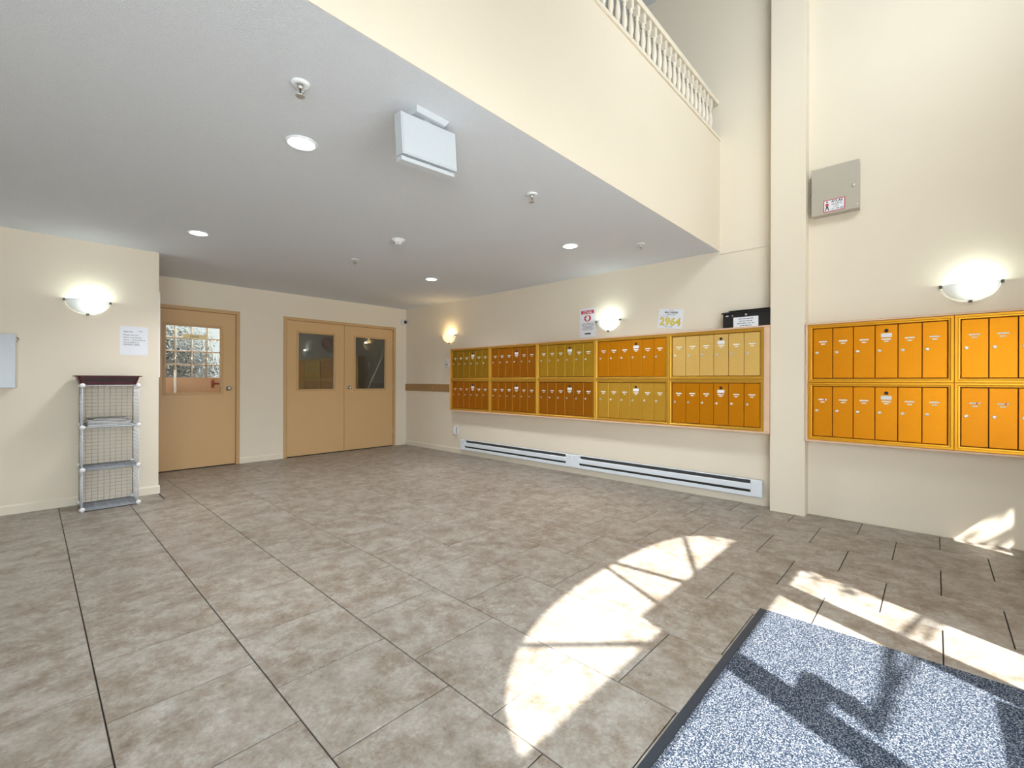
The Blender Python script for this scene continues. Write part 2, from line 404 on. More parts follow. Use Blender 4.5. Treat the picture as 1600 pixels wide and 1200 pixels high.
# pilaster and thin trims on the right wall
struct(MB().box(4.53, X0, .808, 1.075, 0, HU).build('wall_column', M['wall']), 'square cream column between the two mailbox banks')
struct(MB().box(X0 - .008, X0, 1.075, YS, 2.408, 2.47).build('trim_2', M['wall_trim']), 'flat cream trim strip between balcony and column')
bd = struct(MB().cbox(-.63, .63, -.018, 0, -.062, .062, .003).build('trim_3', M['brown_board'], loc=(X0, 6.37, 1.035), rotz=RW), 'brown board rail on the cream wall')
MB().lathe([(.009, -.0215), (.009, -.018)], axis='y', n=12).build('screw', M['sign_plate'], bd, loc=(.18, 0, .005))
# baseboards
def baseboard(name, x0, x1, loc, rotz):
    b = MB(); b.box(x0, x1, -.011, 0, 0, .068); b.hexa([(x0, -.011, .068), (x1, -.011, .068), (x1, 0, .068), (x0, 0, .068), (x0, -.005, .082), (x1, -.005, .082), (x1, 0, .082), (x0, 0, .082)])
    struct(b.build(name, M['wall_trim'], loc=loc, rotz=rotz))
baseboard('baseboard_left', XL, .901, (0, YL, 0), 0)
baseboard('baseboard_back', D1[1] + FRM, D2[0] - FRM, (0, Y0, 0), 0)
baseboard('baseboard_right', -7.0, -1.078, (X0, 0, 0), RW)
b = MB().box(.89, .901, YL, Y0, 0, .075); struct(b.build('baseboard_return', M['wall_trim']))

# ------------------------------------------------------------------ entrance wall behind the camera
AX0, AX1, SPR, RISE = .053, 2.483, 2.38, .71
axc, ahw = (AX0 + AX1) / 2, (AX1 - AX0) / 2
def arch(x):
    t = min(1, abs(x - axc) / ahw); return SPR + RISE * (1 - t ** 2.5) ** .4
ya, yb = YW - .05, YW
UW = (.9, 3.7, 3.80, 4.80); LW = (-1.9, -.3, .55, 1.75)  # unseen upper and side windows, placed to let fill light in
b = MB()
b.box(XL, AX0, ya, yb, -.06, LW[2]).box(XL, LW[0], ya, yb, LW[2], LW[3]).box(LW[1], AX0, ya, yb, LW[2], LW[3]).box(XL, AX0, ya, yb, LW[3], UW[2])
b.box(AX1, 4.10, ya, yb, -.06, UW[2]).box(4.10, 4.34, ya, yb, -.06, .82).box(4.10, 4.34, ya, yb, 1.24, UW[2]).box(4.34, X0, ya, yb, -.06, UW[2])
N = 40
xs = [axc - ahw * math.cos(math.pi * i / N) for i in range(N + 1)]
for i in range(N):
    xa, xb = xs[i], xs[i + 1]; za, zb = arch(xa), arch(xb)
    b.hexa([(xa, ya, za), (xb, ya, zb), (xb, yb, zb), (xa, yb, za), (xa, ya, UW[2]), (xb, ya, UW[2]), (xb, yb, UW[2]), (xa, yb, UW[2])])
b.box(XL, UW[0], ya, yb, UW[2], UW[3]).box(UW[1], X0, ya, yb, UW[2], UW[3]).box(XL, X0, ya, yb, UW[3], HU)
struct(b.build('wall_front', M['wall']), 'entrance wall with arched window')
struct(MB().box(XL - 1.5, X0 + 1.5, ya - 1.4, ya, HU - .05, HU + .10).build('trim_4', M['wall_trim']), 'roof eave over the entrance')  # unseen overhang, put in to block sun from the upper window
yc = YW - .025
# arched transom window with its bars
w1 = struct(empty('window_1', (axc, yc, SPR)), 'arched transom window over the entry doors')
def wbar(p, q, wdt, name='window_bar', parent=w1, dep=.02):
    p = Vector((p[0] - axc, 0, p[1] - SPR)); q = Vector((q[0] - axc, 0, q[1] - SPR)); d = (q - p).normalized(); n = Vector((-d.z, 0, d.x)) * wdt / 2
    e = Vector((0, dep / 2, 0))
    MB().hexa([p - n - e, q - n - e, q + n - e, p + n - e, p - n + e, q - n + e, q + n + e, p + n + e]).build(name, M['bronze'], parent)
wbar((.255, 2.915), (.913, 2.385), .03); wbar((1.217, 3.075), (1.205, 2.49), .03)
wbar((1.311, 3.06), (1.576, 2.49), .045); wbar((2.147, 2.91), (1.63, 2.49), .03)
b = MB()
for i in range(N):
    xa, xb = xs[i] - axc, xs[i + 1] - axc; za, zb = arch(xs[i]) - SPR, arch(xs[i + 1]) - SPR
    b.hexa([(xa, -.02, za - .012), (xb, -.02, zb - .012), (xb, .02, zb - .012), (xa, .02, za - .012), (xa, -.02, za), (xb, -.02, zb), (xb, .02, zb), (xa, .02, za)])
b.build('window_frame', M['bronze'], w1)
b = MB().prism([(x - axc, arch(x) - SPR - .01) for x in xs], -.004, .004)
b.build('pane', M['glass'], w1)
# header, posts, sidelights and the pair of entry doors
hd = struct(MB().box(AX0, AX1, YW - .05, YW, 2.065, 2.38).build('trim_5', M['bronze']), 'door header')
MB().box(1.05, AX1 - .01, YW - .045, YW + .03, 2.381, 2.498).build('operator_box', M['bronze'], hd)
struct(MB().box(1.958, 2.113, YW - .05, YW, 0, 2.065).build('trim_6', M['bronze']))
struct(MB().box(AX0 + .13, .353, YW - .05, YW, 0, 2.065).build('trim_7', M['bronze']))
def sidelight(name, x0, x1, z0, z1):
    w = struct(empty(name, ((x0 + x1) / 2, yc, z0))); hw = (x1 - x0) / 2; h = z1 - z0
    MB().box(-hw, hw, -.02, .02, 0, .03).box(-hw, hw, -.02, .02, h - .02, h).box(-hw, -hw + .012, -.02, .02, .03, h - .02).box(hw - .012, hw, -.02, .02, .03, h - .02).build('window_frame', M['bronze'], w)
    MB().box(-hw + .012, hw - .012, -.003, .003, .03, h - .02).build('pane', M['glass'], w)
sidelight('window_2', 2.113, AX1, 0, 2.065); sidelight('window_3', AX0, AX0 + .13, 0, 2.065)
sidelight('window_4', LW[0], LW[1], LW[2], LW[3]); sidelight('window_5', UW[0], UW[1], UW[2], UW[3]); sidelight('window_6', 4.10, 4.34, .82, 1.24)
def entry_door(name, x0, x1, hinge, label):
    d = struct(empty(name, (x0, yc, 0)), label); w = x1 - x0; s = .073
    l, r = (.004, s) if hinge == 'r' else (.004, .004)
    gl, gr = (s, w - .004) if hinge == 'r' else (.004, w - s)
    MB().box(.002, max(gl, .006), -.015, .015, .01, 2.06).box(gr, w - .002, -.015, .015, .01, 2.06).box(gl, gr, -.015, .015, .01, .18).build('door_frame', M['bronze'], d)
    MB().box(gl, gr, -.004, .004, .18, 2.06).build('pane', M['glass'], d)
    MB().box(gl, gr, .05, .075, 1.0, 1.06).box(gl, gl + .02, .02, .05, 1.01, 1.05).box(gr - .02, gr, .02, .05, 1.01, 1.05).build('push_bar', M['chrome'], d)
    return d
entry_door('door_4', .353, 1.155, 'l', 'left glass entry door')
d5 = entry_door('door_5', 1.155, 1.958, 'r', 'right glass entry door')
MB().box(.073, .235, -.025, .025, 1.675, 1.757).build('lock_case', M['bronze'], d5)  # guessed fitting, shaped to cast the square shadow on the mat
MB().lathe([(.062, .006), (.062, .012)], axis='y', n=28).build('round_decal', M['paper'], d5, loc=(.198, 0, 1.585))  # guessed disc, put in to cast the round shadow on the mat
struct(MB().box(-14, 14, -16, ya, -.25, -.07).box(-14, 14, 8.25, 16, -.25, -.07).build('ground', M['pavement']))
# small tree outside whose leaves dapple the sun
def leaf_cloud(b, c, r, n, size):
    for _ in range(n):
        while True:
            p = Vector([random.uniform(-1, 1) for _ in range(3)])
            if p.length < 1: break
        q = Vector((c[0] + p.x * r[0], c[1] + p.y * r[1], c[2] + p.z * r[2]))
        d = Vector([random.gauss(0, 1) for _ in range(3)]).normalized(); e = d.cross(Vector([random.gauss(0, 1) for _ in range(3)])).normalized()
        L_ = size * random.uniform(.7, 1.3); w_ = L_ * .42
        b.poly([q, q + d * L_ * .5 + e * w_ * .5, q + d * L_, q + d * L_ * .5 - e * w_ * .5])
def garden_tree(loc, trunk_h, clouds, branches, label):
    t = tag(empty('garden_tree', loc), label, 'tree')
    MB().lathe([(.07, 0), (.055, trunk_h * .4), (.045, trunk_h * .8), (.02, trunk_h)], n=10).build('trunk', M['bark'], t)
    for pts, r in branches: MB().tube(pts, r, 7).build('branch', M['bark'], t)
    b = MB()
    for c, r, n, sz in clouds: leaf_cloud(b, c, r, n, sz)
    o = b.build('foliage', M['leaf'], t); o['kind'] = 'stuff'
garden_tree((2.25, -2.6, -.07), 4.4, [((-.15, 0, 4.35), (.42, .35, .55), 260, .13), ((-.28, 0, 3.55), (.36, .3, .35), 150, .12), ((.2, -.1, 5.0), (.6, .5, .4), 200, .13)],
            [([(0, 0, 3.0), (-.5, .02, 3.16), (-1.0, .05, 3.24), (-1.42, .08, 3.19)], .020), ([(0, 0, 3.05), (-.5, .02, 3.10), (-1.0, .05, 3.15), (-1.42, .08, 3.19)], .012), ([(-1.40, .08, 3.19), (-1.62, .1, 3.20)], .028)],
            'slim leafy tree outside the entrance that dapples the sunlight')
garden_tree((3.75, -2.7, -.07), 2.6, [((-.15, .1, 2.65), (.40, .3, .35), 170, .10)], [], 'low leafy tree outside near the corner window')

# ------------------------------------------------------------------ doors in the back wall
def door_leaf(name, x0, x1, gx0, gx1, gz0, gz1, glass, knob_x, hinge_x, label):
    d = struct(empty(name, (x0, Y0, 0)), label); w = x1 - x0; g0, g1 = gx0 - x0, gx1 - x0; g = .003
    y0_, y1_ = .012, .056
    b = MB().box(g, g0, y0_, y1_, .012, DT - g).box(g1, w - g, y0_, y1_, .012, DT - g).box(g0, g1, y0_, y1_, .012, gz0).box(g0, g1, y0_, y1_, gz1, DT - g)
    b.build('door_panel', M['door'], d)
    # glazing bead
    o, i = .030, 0.0
    b = MB()
    for (a0, a1, c0, c1) in ((g0 - o, g0, gz0 - o, gz1 + o), (g1, g1 + o, gz0 - o, gz1 + o), (g0, g1, gz0 - o, gz0), (g0, g1, gz1, gz1 + o)):
        b.cbox(a0, a1, y0_ - .009, y0_, c0, c1, .004)
    b.build('glazing_bead', M['door_frame'], d)
    MB().box(g0, g1, .030, .036, gz0, gz1).build('pane', glass, d)
    if knob_x is not None:
        k = MB().lathe([(.001, -.062), (.017, -.060), (.026, -.050), (.027, -.040), (.020, -.028), (.013, -.022), (.013, -.006), (.031, -.004), (.033, .001)], axis='y', n=20).build('door_knob', M['chrome'], d, loc=(knob_x - x0, y0_, 1.04))
    for z in (.25, 1.04, 1.80):
        if hinge_x is not None:
            MB().lathe([(.007, -.045), (.007, .045)], axis='z', n=10).build('hinge', M['chrome'], d, loc=(hinge_x - x0, y0_ - .006, z))
    MB().box(.01, w - .01, .004, .05, 0, .010).build('sweep', M['dark'], d)
    return d
door1 = door_leaf('door_1', D1[0], D1[1], 1.155, 1.747, .99, 1.845, M['glass'], 1.842, None, 'tan stair door with a clear window')
xm = (D2[0] + D2[1]) / 2
door_leaf('door_2', D2[0], xm, 2.768, 3.312, 1.017, 1.870, M['wired_glass'], None, D2[0] + .002, 'tan door leaf with hinges beside the blank wall')
door_leaf('door_3', xm, D2[1], 3.686, 4.233, 1.017, 1.870, M['wired_glass'], 3.575, D2[1] - .002, 'tan door leaf with the round knob near the corner camera')
def frame(name, x0, x1, label):
    b = MB()
    b.cbox(x0 - FRM, x0, -.012, .10, 0, DT + FRM, .003); b.cbox(x1, x1 + FRM, -.012, .10, 0, DT + FRM, .003); b.cbox(x0, x1, -.012, .10, DT, DT + FRM, .003)
    b.box(x0, x0 + .012, .058, .10, 0, DT).box(x1 - .012, x1, .058, .10, 0, DT).box(x0, x1, .058, .10, DT - .012, DT)
    struct(b.build(name, M['door_frame'], loc=(0, Y0, 0)), label)
frame('trim_8', D1[0], D1[1], 'tan steel frame of the stair door'); frame('trim_9', D2[0], D2[1], 'tan steel frame of the double door')
sp = MB().box(0, .252, -.003, 0, -.058, 0).build('sign_plate', M['sign_plate'], door1, loc=(1.333 - D1[0], .028, 1.742))
text('lettering', 'STAIRS', .10, .022, M['ink'], sp, (.076, -.0036, -.019))
for z in (-.006, -.012): MB().box(.085, .168, -.0036, -.003, z - .0012, z).build('printed_line', M['ink'], sp)

# stair hall behind the stair door
b = MB(); YB = 8.10
BX0, BZ0, BP, NC, NR = 1.052, 1.183, .1975, 6, 5
b.box(.2, BX0, YB, YB + .1, -.06, 2.6).box(BX0 + NC * BP, 2.45, YB, YB + .1, -.06, 2.6).box(BX0, BX0 + NC * BP, YB, YB + .1, -.06, BZ0).box(BX0, BX0 + NC * BP, YB, YB + .1, BZ0 + NR * BP, 2.6)
struct(b.build('wall_stair', M['peach']), 'peach wall of the stair hall with glass blocks')
struct(MB().box(.1, .2, Y0 + T, YB + .1, -.06, 2.6).box(2.45, 2.52, Y0 + T, YB + .1, -.06, 2.6).build('wall_stair_side', M['peach']))
struct(MB().box(.1, 2.52, Y0 + T, YB + .1, 2.6, 2.7).build('ceiling_stair', M['ceiling']))
struct(MB().box(.1, 2.52, Y0, YB + .1, -.12, -.06).build('floor_stair', M['grout']))
gw = struct(empty('window_7', (BX0, YB, BZ0)), 'glass block window of the stair hall')
bm_ = MB().cbox(-.091, .091, -.004, .085, -.091, .091, .010).mesh('glass_block', M['block'])
for i in range(NC):
    for j in range(NR):
        link(bm_, 'glass_block', gw, ((i + .5) * BP, 0, (j + .5) * BP))
jo = M['joint'] = simple('peach_joint_mortar', (.74, .55, .38), .8)
for i in range(NC + 1): MB().box(i * BP - .007, i * BP + .007, 0, .07, 0, NR * BP).build('joint', jo, gw)
for j in range(NR + 1): MB().box(0, NC * BP, .001, .069, j * BP - .007, j * BP + .007).build('joint', jo, gw)
area_light('stair_daylight', (1.3, Y0 + .75, 2.5), .5, .4, (0, .2, -1), 6, (1, .93, .82))  # fill lamp under the closed stair hall ceiling, pointing down
vp = tag(empty('standpipe_valve', (1.95, 7.72, 0)), 'red standpipe valve wheel seen through the stair door window', 'valve')
MB().tube([(0, 0, -.06), (0, 0, 1.32)], .035, 12).build('pipe', M['red_paint'], vp)
MB().tube([(-.02, 0, 1.10), (-.12, 0, 1.10)], .012, 10).build('stem', M['red_paint'], vp)
MB().lathe([(.02, -.012), (.06, -.010), (.066, 0), (.06, .010), (.02, .012)], axis='x', n=20).build('wheel', M['red_paint'], vp, loc=(-.125, 0, 1.10))
hg = MB(); leaf_cloud(hg, (1.0, 9.0, 1.0), (1.25, .35, 1.2), 2600, .16)  # dark hedge added to tone down the bright glass blocks
hg_ = tag(empty('garden_hedge', (1.1, 9.0, -.07)), 'dark green hedge outside the glass block window', 'hedge'); hm = MB(); hm.v = [(v[0] - 1.1, v[1] - 9.0, v[2] + .07) for v in hg.v]; hm.f = hg.f; hm.sm = hg.sm
o_ = hm.build('foliage', simple('dark_hedge_leaf', (.055, .06, .028), .5, noise=.6, nscale=6), hg_); o_['kind'] = 'stuff'
for k in range(5): MB().tube([(-1.0 + k * .5, 0, 0), (-1.0 + k * .5 + .05, .03, 1.6)], .03, 6).build('stem', M['bark'], hg_)
wp = tag(MB().tube([(1.43, 8.02, -.06), (1.43, 8.02, 1.30)], .018, 12).build('stair_pipe', M['white']), 'thin white pipe below the glass blocks in stair hall', 'pipe')

# dim corridor behind the double doors
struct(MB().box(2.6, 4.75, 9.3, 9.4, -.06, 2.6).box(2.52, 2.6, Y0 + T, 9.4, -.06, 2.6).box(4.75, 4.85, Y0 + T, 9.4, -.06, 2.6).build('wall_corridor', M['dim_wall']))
struct(MB().box(2.52, 4.85, Y0 + T, 9.4, 2.6, 2.7).build('ceiling_corridor', M['ceiling']))
struct(MB().box(2.52, 4.85, Y0, 9.4, -.12, -.06).build('floor_corridor', M['tile']))
area_light('corridor_lamp', (3.6, 8.3, 2.55), .3, .3, (0, 0, -1), 2.0, (1, .95, .88))  # fill lamp added so the bell shows, no fixture here
bell = tag(empty('alarm_bell', (4.255, 9.3, 1.93)), 'round red alarm bell behind the hinged leaf of the double door', 'bell')
MB().lathe([(.125, -.035), (.122, -.05), (.10, -.085), (.06, -.105), (.012, -.112)], axis='y', n=28).build('gong', M['red_paint'], bell)
MB().box(-.05, .05, -.036, 0, -.05, .05).build('back_box', M['red_paint'], bell)

# ------------------------------------------------------------------ mailbox banks
UWD = .889
def mailbox_materials():
    g = {}
    return g
mesh_cache = {}
def cached(key, fn):
    if key not in mesh_cache: mesh_cache[key] = fn()
    return mesh_cache[key]
FRW = .034
def unit_frame(hh, mat):
    b = MB(); f1 = .017; yi = .013
    def ring(a, ya_, c, yc_):   # ring between inset a (depth ya_) and inset c (depth yc_)
        A = [(a, ya_, a), (UWD - a, ya_, a), (UWD - a, ya_, hh - a), (a, ya_, hh - a)]
        C = [(c, yc_, c), (UWD - c, yc_, c), (UWD - c, yc_, hh - c), (c, yc_, hh - c)]
        for i in range(4):
            j = (i + 1) % 4; b.poly([A[i], A[j], C[j], C[i]])
    g = .0008
    ring(g, .02, g, .002); ring(g, .002, .003, 0); ring(.003, 0, f1, 0.0); ring(f1, 0.0, f1 + .004, .003); ring(f1 + .004, .003, FRW - .004, .004); ring(FRW - .004, .004, FRW, yi + .012)
    return b.mesh('unit_frame', mat)
DW = (UWD - 2 * FRW) / 6
def unit_door(hh, mat):
    h = hh - 2 * FRW
    return MB().cbox(.0022, DW - .0022, .014, .026, .002, h - .002, .002).mesh('mailbox_door', mat)
lock_me = MB().lathe([(.0115, .0), (.0115, -.004), (.010, -.0055), (.004, -.0055), (.0025, -.003)], axis='y', n=18).mesh('lock', M['lock'])
key_me = MB().box(-.0016, .0016, -.0062, -.0056, -.005, .004).mesh('keyhole', M['dark'])
ring_me = MB().lathe([(.0135, 0), (.0135, -.004), (.0115, -.005), (.008, -.005), (.006, -.001), (.002, -.001)], axis='y', n=18).mesh('master_lock', M['black'])
name_me = MB().box(-.028, .028, -.0016, 0, -.0055, .0055).mesh('name_tag', M['tag'])
num_me = MB().box(-.014, .014, -.0016, 0, -.0045, .0045).mesh('number_tag', M['tag'])
plac_me = MB().cbox(-.033, .033, -.003, 0, -.015, .015, .002).mesh('placard', M['paper'])
dot_me = MB().lathe([(.0055, -.0020), (.0055, -.0016)], axis='y', n=12).mesh('red_dot', M['red_print'])
plr_me = MB().box(-.018, .018, -.0035, -.003, -.002, .002).mesh('printed_line', M['ink'])
def mailbox_unit(loc, hh, dmat, fmat, label, group, dots=()):
    u = tag(empty('mailbox_unit', loc, RW), label, 'mailbox', group)
    link(cached(('f', hh, fmat), lambda: unit_frame(hh, M[fmat])), 'unit_frame', u)
    link(cached(('b', hh), lambda: MB().box(.002, UWD - .002, .028, .125, .002, hh - .002).mesh('unit_body', M['dark'])), 'unit_body', u)
    h = hh - 2 * FRW
    for k in range(6):
        d = link(cached(('d', hh, dmat), lambda: unit_door(hh, M[dmat])), 'mailbox_door', u, (FRW + k * DW, 0, FRW))
        yf = .014; jx = random.uniform(-.002, .002)
        zl = h * .735
        l = link(lock_me, 'lock', d, (DW * .20, yf, h * .515)); link(key_me, 'keyhole', l) if False else None
        nt_ = link(name_me, 'name_tag', d, (DW * .5 + jx, yf, zl)); link(num_me, 'number_tag', d, (DW * .5 + jx, yf, zl - .020))
        if k in dots: link(dot_me, 'red_dot', d, (DW * .5 + .012, yf, zl))
        if k == 3:
            link(ring_me, 'master_lock', d, (DW * .5, yf, h * .885)); link(plac_me, 'placard', d, (DW * .5, yf, h * .80))
            nt_.location.z = h * .727
    return u
XF = 4.52
H1, Z1 = .472, .700
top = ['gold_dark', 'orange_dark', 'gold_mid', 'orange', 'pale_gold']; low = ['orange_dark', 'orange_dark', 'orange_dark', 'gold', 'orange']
topn = ['gold six-door mailbox unit at the corner end of the upper row, under the warm lamp',
        'amber mailbox unit of six doors, upper row, second from the brown board rail',
        'gold six-door mailbox unit in the upper row between an amber and an orange unit',
        'orange mailbox unit of six doors, upper row, under the wall lamp beside the red notice',
        'pale gold mailbox unit of six doors, upper row, under the black drop box']
lown = ['amber mailbox unit of six doors, lower row, at the corner end above the wall outlet',
        'amber mailbox unit of six doors, lower row, second from the brown board rail',
        'amber mailbox unit of six doors, lower row, beside the lower gold unit',
        'gold mailbox unit of six doors in the lower row, the only gold one there',
        'orange six-door mailbox unit of the long bank, lower row, below the pale gold unit']
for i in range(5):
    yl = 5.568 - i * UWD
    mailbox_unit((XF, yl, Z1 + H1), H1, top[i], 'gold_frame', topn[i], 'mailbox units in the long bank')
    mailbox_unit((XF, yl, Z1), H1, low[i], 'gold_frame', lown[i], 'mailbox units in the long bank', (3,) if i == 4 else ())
H2, Z2 = .484, .664
n2 = [('orange six-door mailbox unit of the short bank, upper row, touching the column',
       'orange six-door mailbox unit of the short bank, lower row, touching the column'),
      ('orange mailbox unit under the wall lamp, upper row, farthest from the column',
       'orange mailbox unit with red dots on its name tags, lower row, farthest from the column')]
for i in range(2):
    yl = .787 - i * UWD
    mailbox_unit((XF, yl, Z2 + H2), H2, 'orange', 'orange_frame', n2[i][0], 'mailbox units in the short bank')
    mailbox_unit((XF, yl, Z2), H2, 'orange' if i == 0 else 'orange_mid', 'orange_frame', n2[i][1], 'mailbox units in the short bank', (0,) if i == 0 else (0, 1, 2))
def surround(name, ya_, yb_, z0, z1, tl, tr, label):
    """wood casing around a bank; ya_ is the viewer's left end"""
    o = tag(empty(name, (X0, ya_, z0), RW), label, 'casing', 'wooden mailbox casings')
    w = ya_ - yb_; h = z1 - z0; t = .016; dp = X0 - XF + .008
    MB().cbox(-tl, w + tr, -dp, -.001, -t, 0, .002).build('bottom_board', M['wood'], o)
    MB().cbox(-tl, w + tr, -dp, -.001, h, h + t, .002).build('top_board', M['wood'], o)
    MB().cbox(-tl, 0, -dp, -.001, 0, h, .002).build('end_board', M['wood'], o)
    MB().cbox(w, w + tr, -dp, -.001, 0, h, .002).build('end_board', M['wood'], o)
surround('mailbox_casing', 5.568, 5.568 - 5 * UWD, Z1, Z1 + 2 * H1, .008, .045, 'pinkish wood casing around the long mailbox bank')
surround('mailbox_casing', .787, .787 - 2 * UWD, Z2, Z2 + 2 * H2, .018, .02, 'pinkish wood casing around the short orange mailbox bank right of the column')

# ------------------------------------------------------------------ things on and above the mailboxes
bx = tag(empty('drop_box', (4.60, 1.492, 1.6605), RW), 'black metal drop box standing on the mailbox casing beside the column', 'drop box')
MB().box(.004, .408, -.045, .05, 0, .150).build('box_body', M['black'], bx)
MB().prism([(-.062, .138), (-.062, .146), (.0, .160), (.05, .160), (.05, .151), (-.045, .151), (-.058, .134)], -.006, .412, 'yz').build('lid', M['black'], bx)
MB().box(.05, .40, -.03, .045, .160, .166).build('lid_rib', M['black'], bx)
MB().lathe([(.010, 0), (.010, -.005), (.004, -.006)], axis='y', n=16).build('lock', M['lock'], bx, loc=(.208, -.045, .118))
for x, w in ((.03, .024), (.085, .010)): MB().box(x, x + w, -.0475, -.045, .112, .120).build('printed_mark', M['paper'], bx)
ppr = MB().box(0, .215, -.0015, 0, 0, .095).build('paper_note', M['paper'], bx, loc=(.098, -.046, .002))
for i, w in enumerate((.13, .11, .145, .10)):
    scribble('printed_line', w, .010, M['ink'], ppr, (.108 - w / 2, -.0022, .082 - i * .021))
# red notice
nt1 = tag(empty('notice_sheet', (X0, 3.215, 1.69), RW), 'notice sheet with a red header and a stop hand, above the mailboxes', 'notice')
MB().box(0, .235, -.003, -.0005, 0, .355).build('sheet', M['paper'], nt1)
hdr = MB().box(.022, .205, -.0038, -.003, .285, .328).build('red_header', M['red_print'], nt1)
scribble('printed_line', .12, .010, M['paper'], nt1, (.052, -.0045, .320), 2); scribble('printed_line', .14, .010, M['paper'], nt1, (.043, -.0045, .303), 2)
oc = [(.115 + .052 * math.cos(math.pi / 8 + k * math.pi / 4), .232 + .042 * math.sin(math.pi / 8 + k * math.pi / 4)) for k in range(8)]
MB().prism(oc, -.0038, -.003).build('octagon', M['red_print'], nt1)
hand = [(.098, .205), (.130, .205), (.138, .225), (.140, .250), (.131, .252), (.130, .262), (.121, .264), (.119, .268), (.110, .268), (.108, .262), (.100, .260), (.098, .235), (.088, .240), (.084, .235), (.094, .218)]
MB().prism(hand, -.0046, -.0038).build('hand_symbol', M['paper'], nt1)
for i, w in enumerate((.15, .17, .15, .13, .17, .13)):
    scribble('printed_line', w, .009, M['ink'], nt1, (.118 - w / 2, -.0036, .172 - i * .0155))
MB().box(.075, .16, -.0038, -.003, .035, .052).build('black_bar', M['ink_black'], nt1)
# 2964 sign, hung askew
s2 = tag(empty('parking_sign', (X0, 2.205, 1.738), RW), 'tilted white paper sign with large yellow numerals 2964 above the mailboxes', 'sign')
s2.rotation_euler = (0, math.radians(7.5), RW)
s2.rotation_mode = 'XYZ'
MB().box(0, .272, -.003, -.0005, 0, .205).build('sheet', M['paper'], s2)
text('lettering', 'FOR THE', .045, .011, M['ink_black'], s2, (.115, -.0036, .197))
text('lettering', 'MAIL CARRIERS', .145, .020, M['ink_black'], s2, (.068, -.0036, .178), bold=.03)
text('lettering', 'PARKING ONLY', .10, .012, M['ink_black'], s2, (.090, -.0036, .150))
text('lettering', 'The building is', .105, .010, M['ink'], s2, (.014, -.0036, .130))
text('numeral_outline', '2964', .232, .092, M['ink_outline'], s2, (.021, -.0036, .116), bold=.035)
text('numeral', '2964', .222, .082, M['ink_yellow'], s2, (.026, -.0042, .111), bold=.012)
scribble('printed_line', .09, .008, M['ink'], s2, (.08, -.0036, .018), 2)
# alarm box
al = tag(empty('alarm_box', (X0, .772, 2.565), RW), 'beige grey metal alarm box high on the wall beside the column', 'box')
MB().box(0, .322, -.075, -.001, 0, .39).build('box_body', M['alarm'], al)
MB().cbox(-.003, .325, -.088, -.076, -.003, .393, .002).build('box_door', M['alarm'], al)
MB().lathe([(.014, 0), (.014, -.004), (.006, -.006)], axis='y', n=18).build('lock', M['lock'], al, loc=(.286, -.088, .19))
for x, z in ((.006, .18), (.312, .03)): MB().lathe([(.005, 0), (.004, -.003)], axis='y', n=10).build('screw', M['white'], al, loc=(x, -.088, z))
stk = MB().cbox(0, .148, -.001, 0, 0, .100, .0004).build('sticker', M['red_print'], al, loc=(.083, -.0885, .012))
MB().box(.006, .142, -.0018, -.001, .006, .094).build('sticker_face', M['paper'], stk)
text('lettering', 'ATLAS', .078, .020, M['ink_black'], stk, (.054, -.0024, .091), bold=.03); text('lettering', 'ALARMS', .070, .015, M['ink_black'], stk, (.056, -.0024, .065))
text('lettering', 'LTD.', .036, .014, M['ink_black'], stk, (.072, -.0024, .045)); text('lettering', '1 877', .034, .010, M['ink'], stk, (.048, -.0024, .023)); scribble('printed_line', .052, .011, M['ink'], stk, (.087, -.0024, .023), 2)
b = MB().prism([(.026 + .006 * math.cos(k * .785), .083 + .008 * math.sin(k * .785)) for k in range(8)], -.0024, -.0018)
b.prism([(.020, .047), (.032, .047), (.040, .012), (.034, .012), (.026, .038), (.018, .010), (.012, .010)], -.0024, -.0018)
b.build('figure_emblem', M['ink_black'], stk)
MB().prism([(.013, .056), (.018, .070), (.034, .070), (.038, .056), (.033, .050), (.033, .047), (.019, .047), (.019, .053)], -.0024, -.0018).build('emblem_vest', M['red_print'], stk)

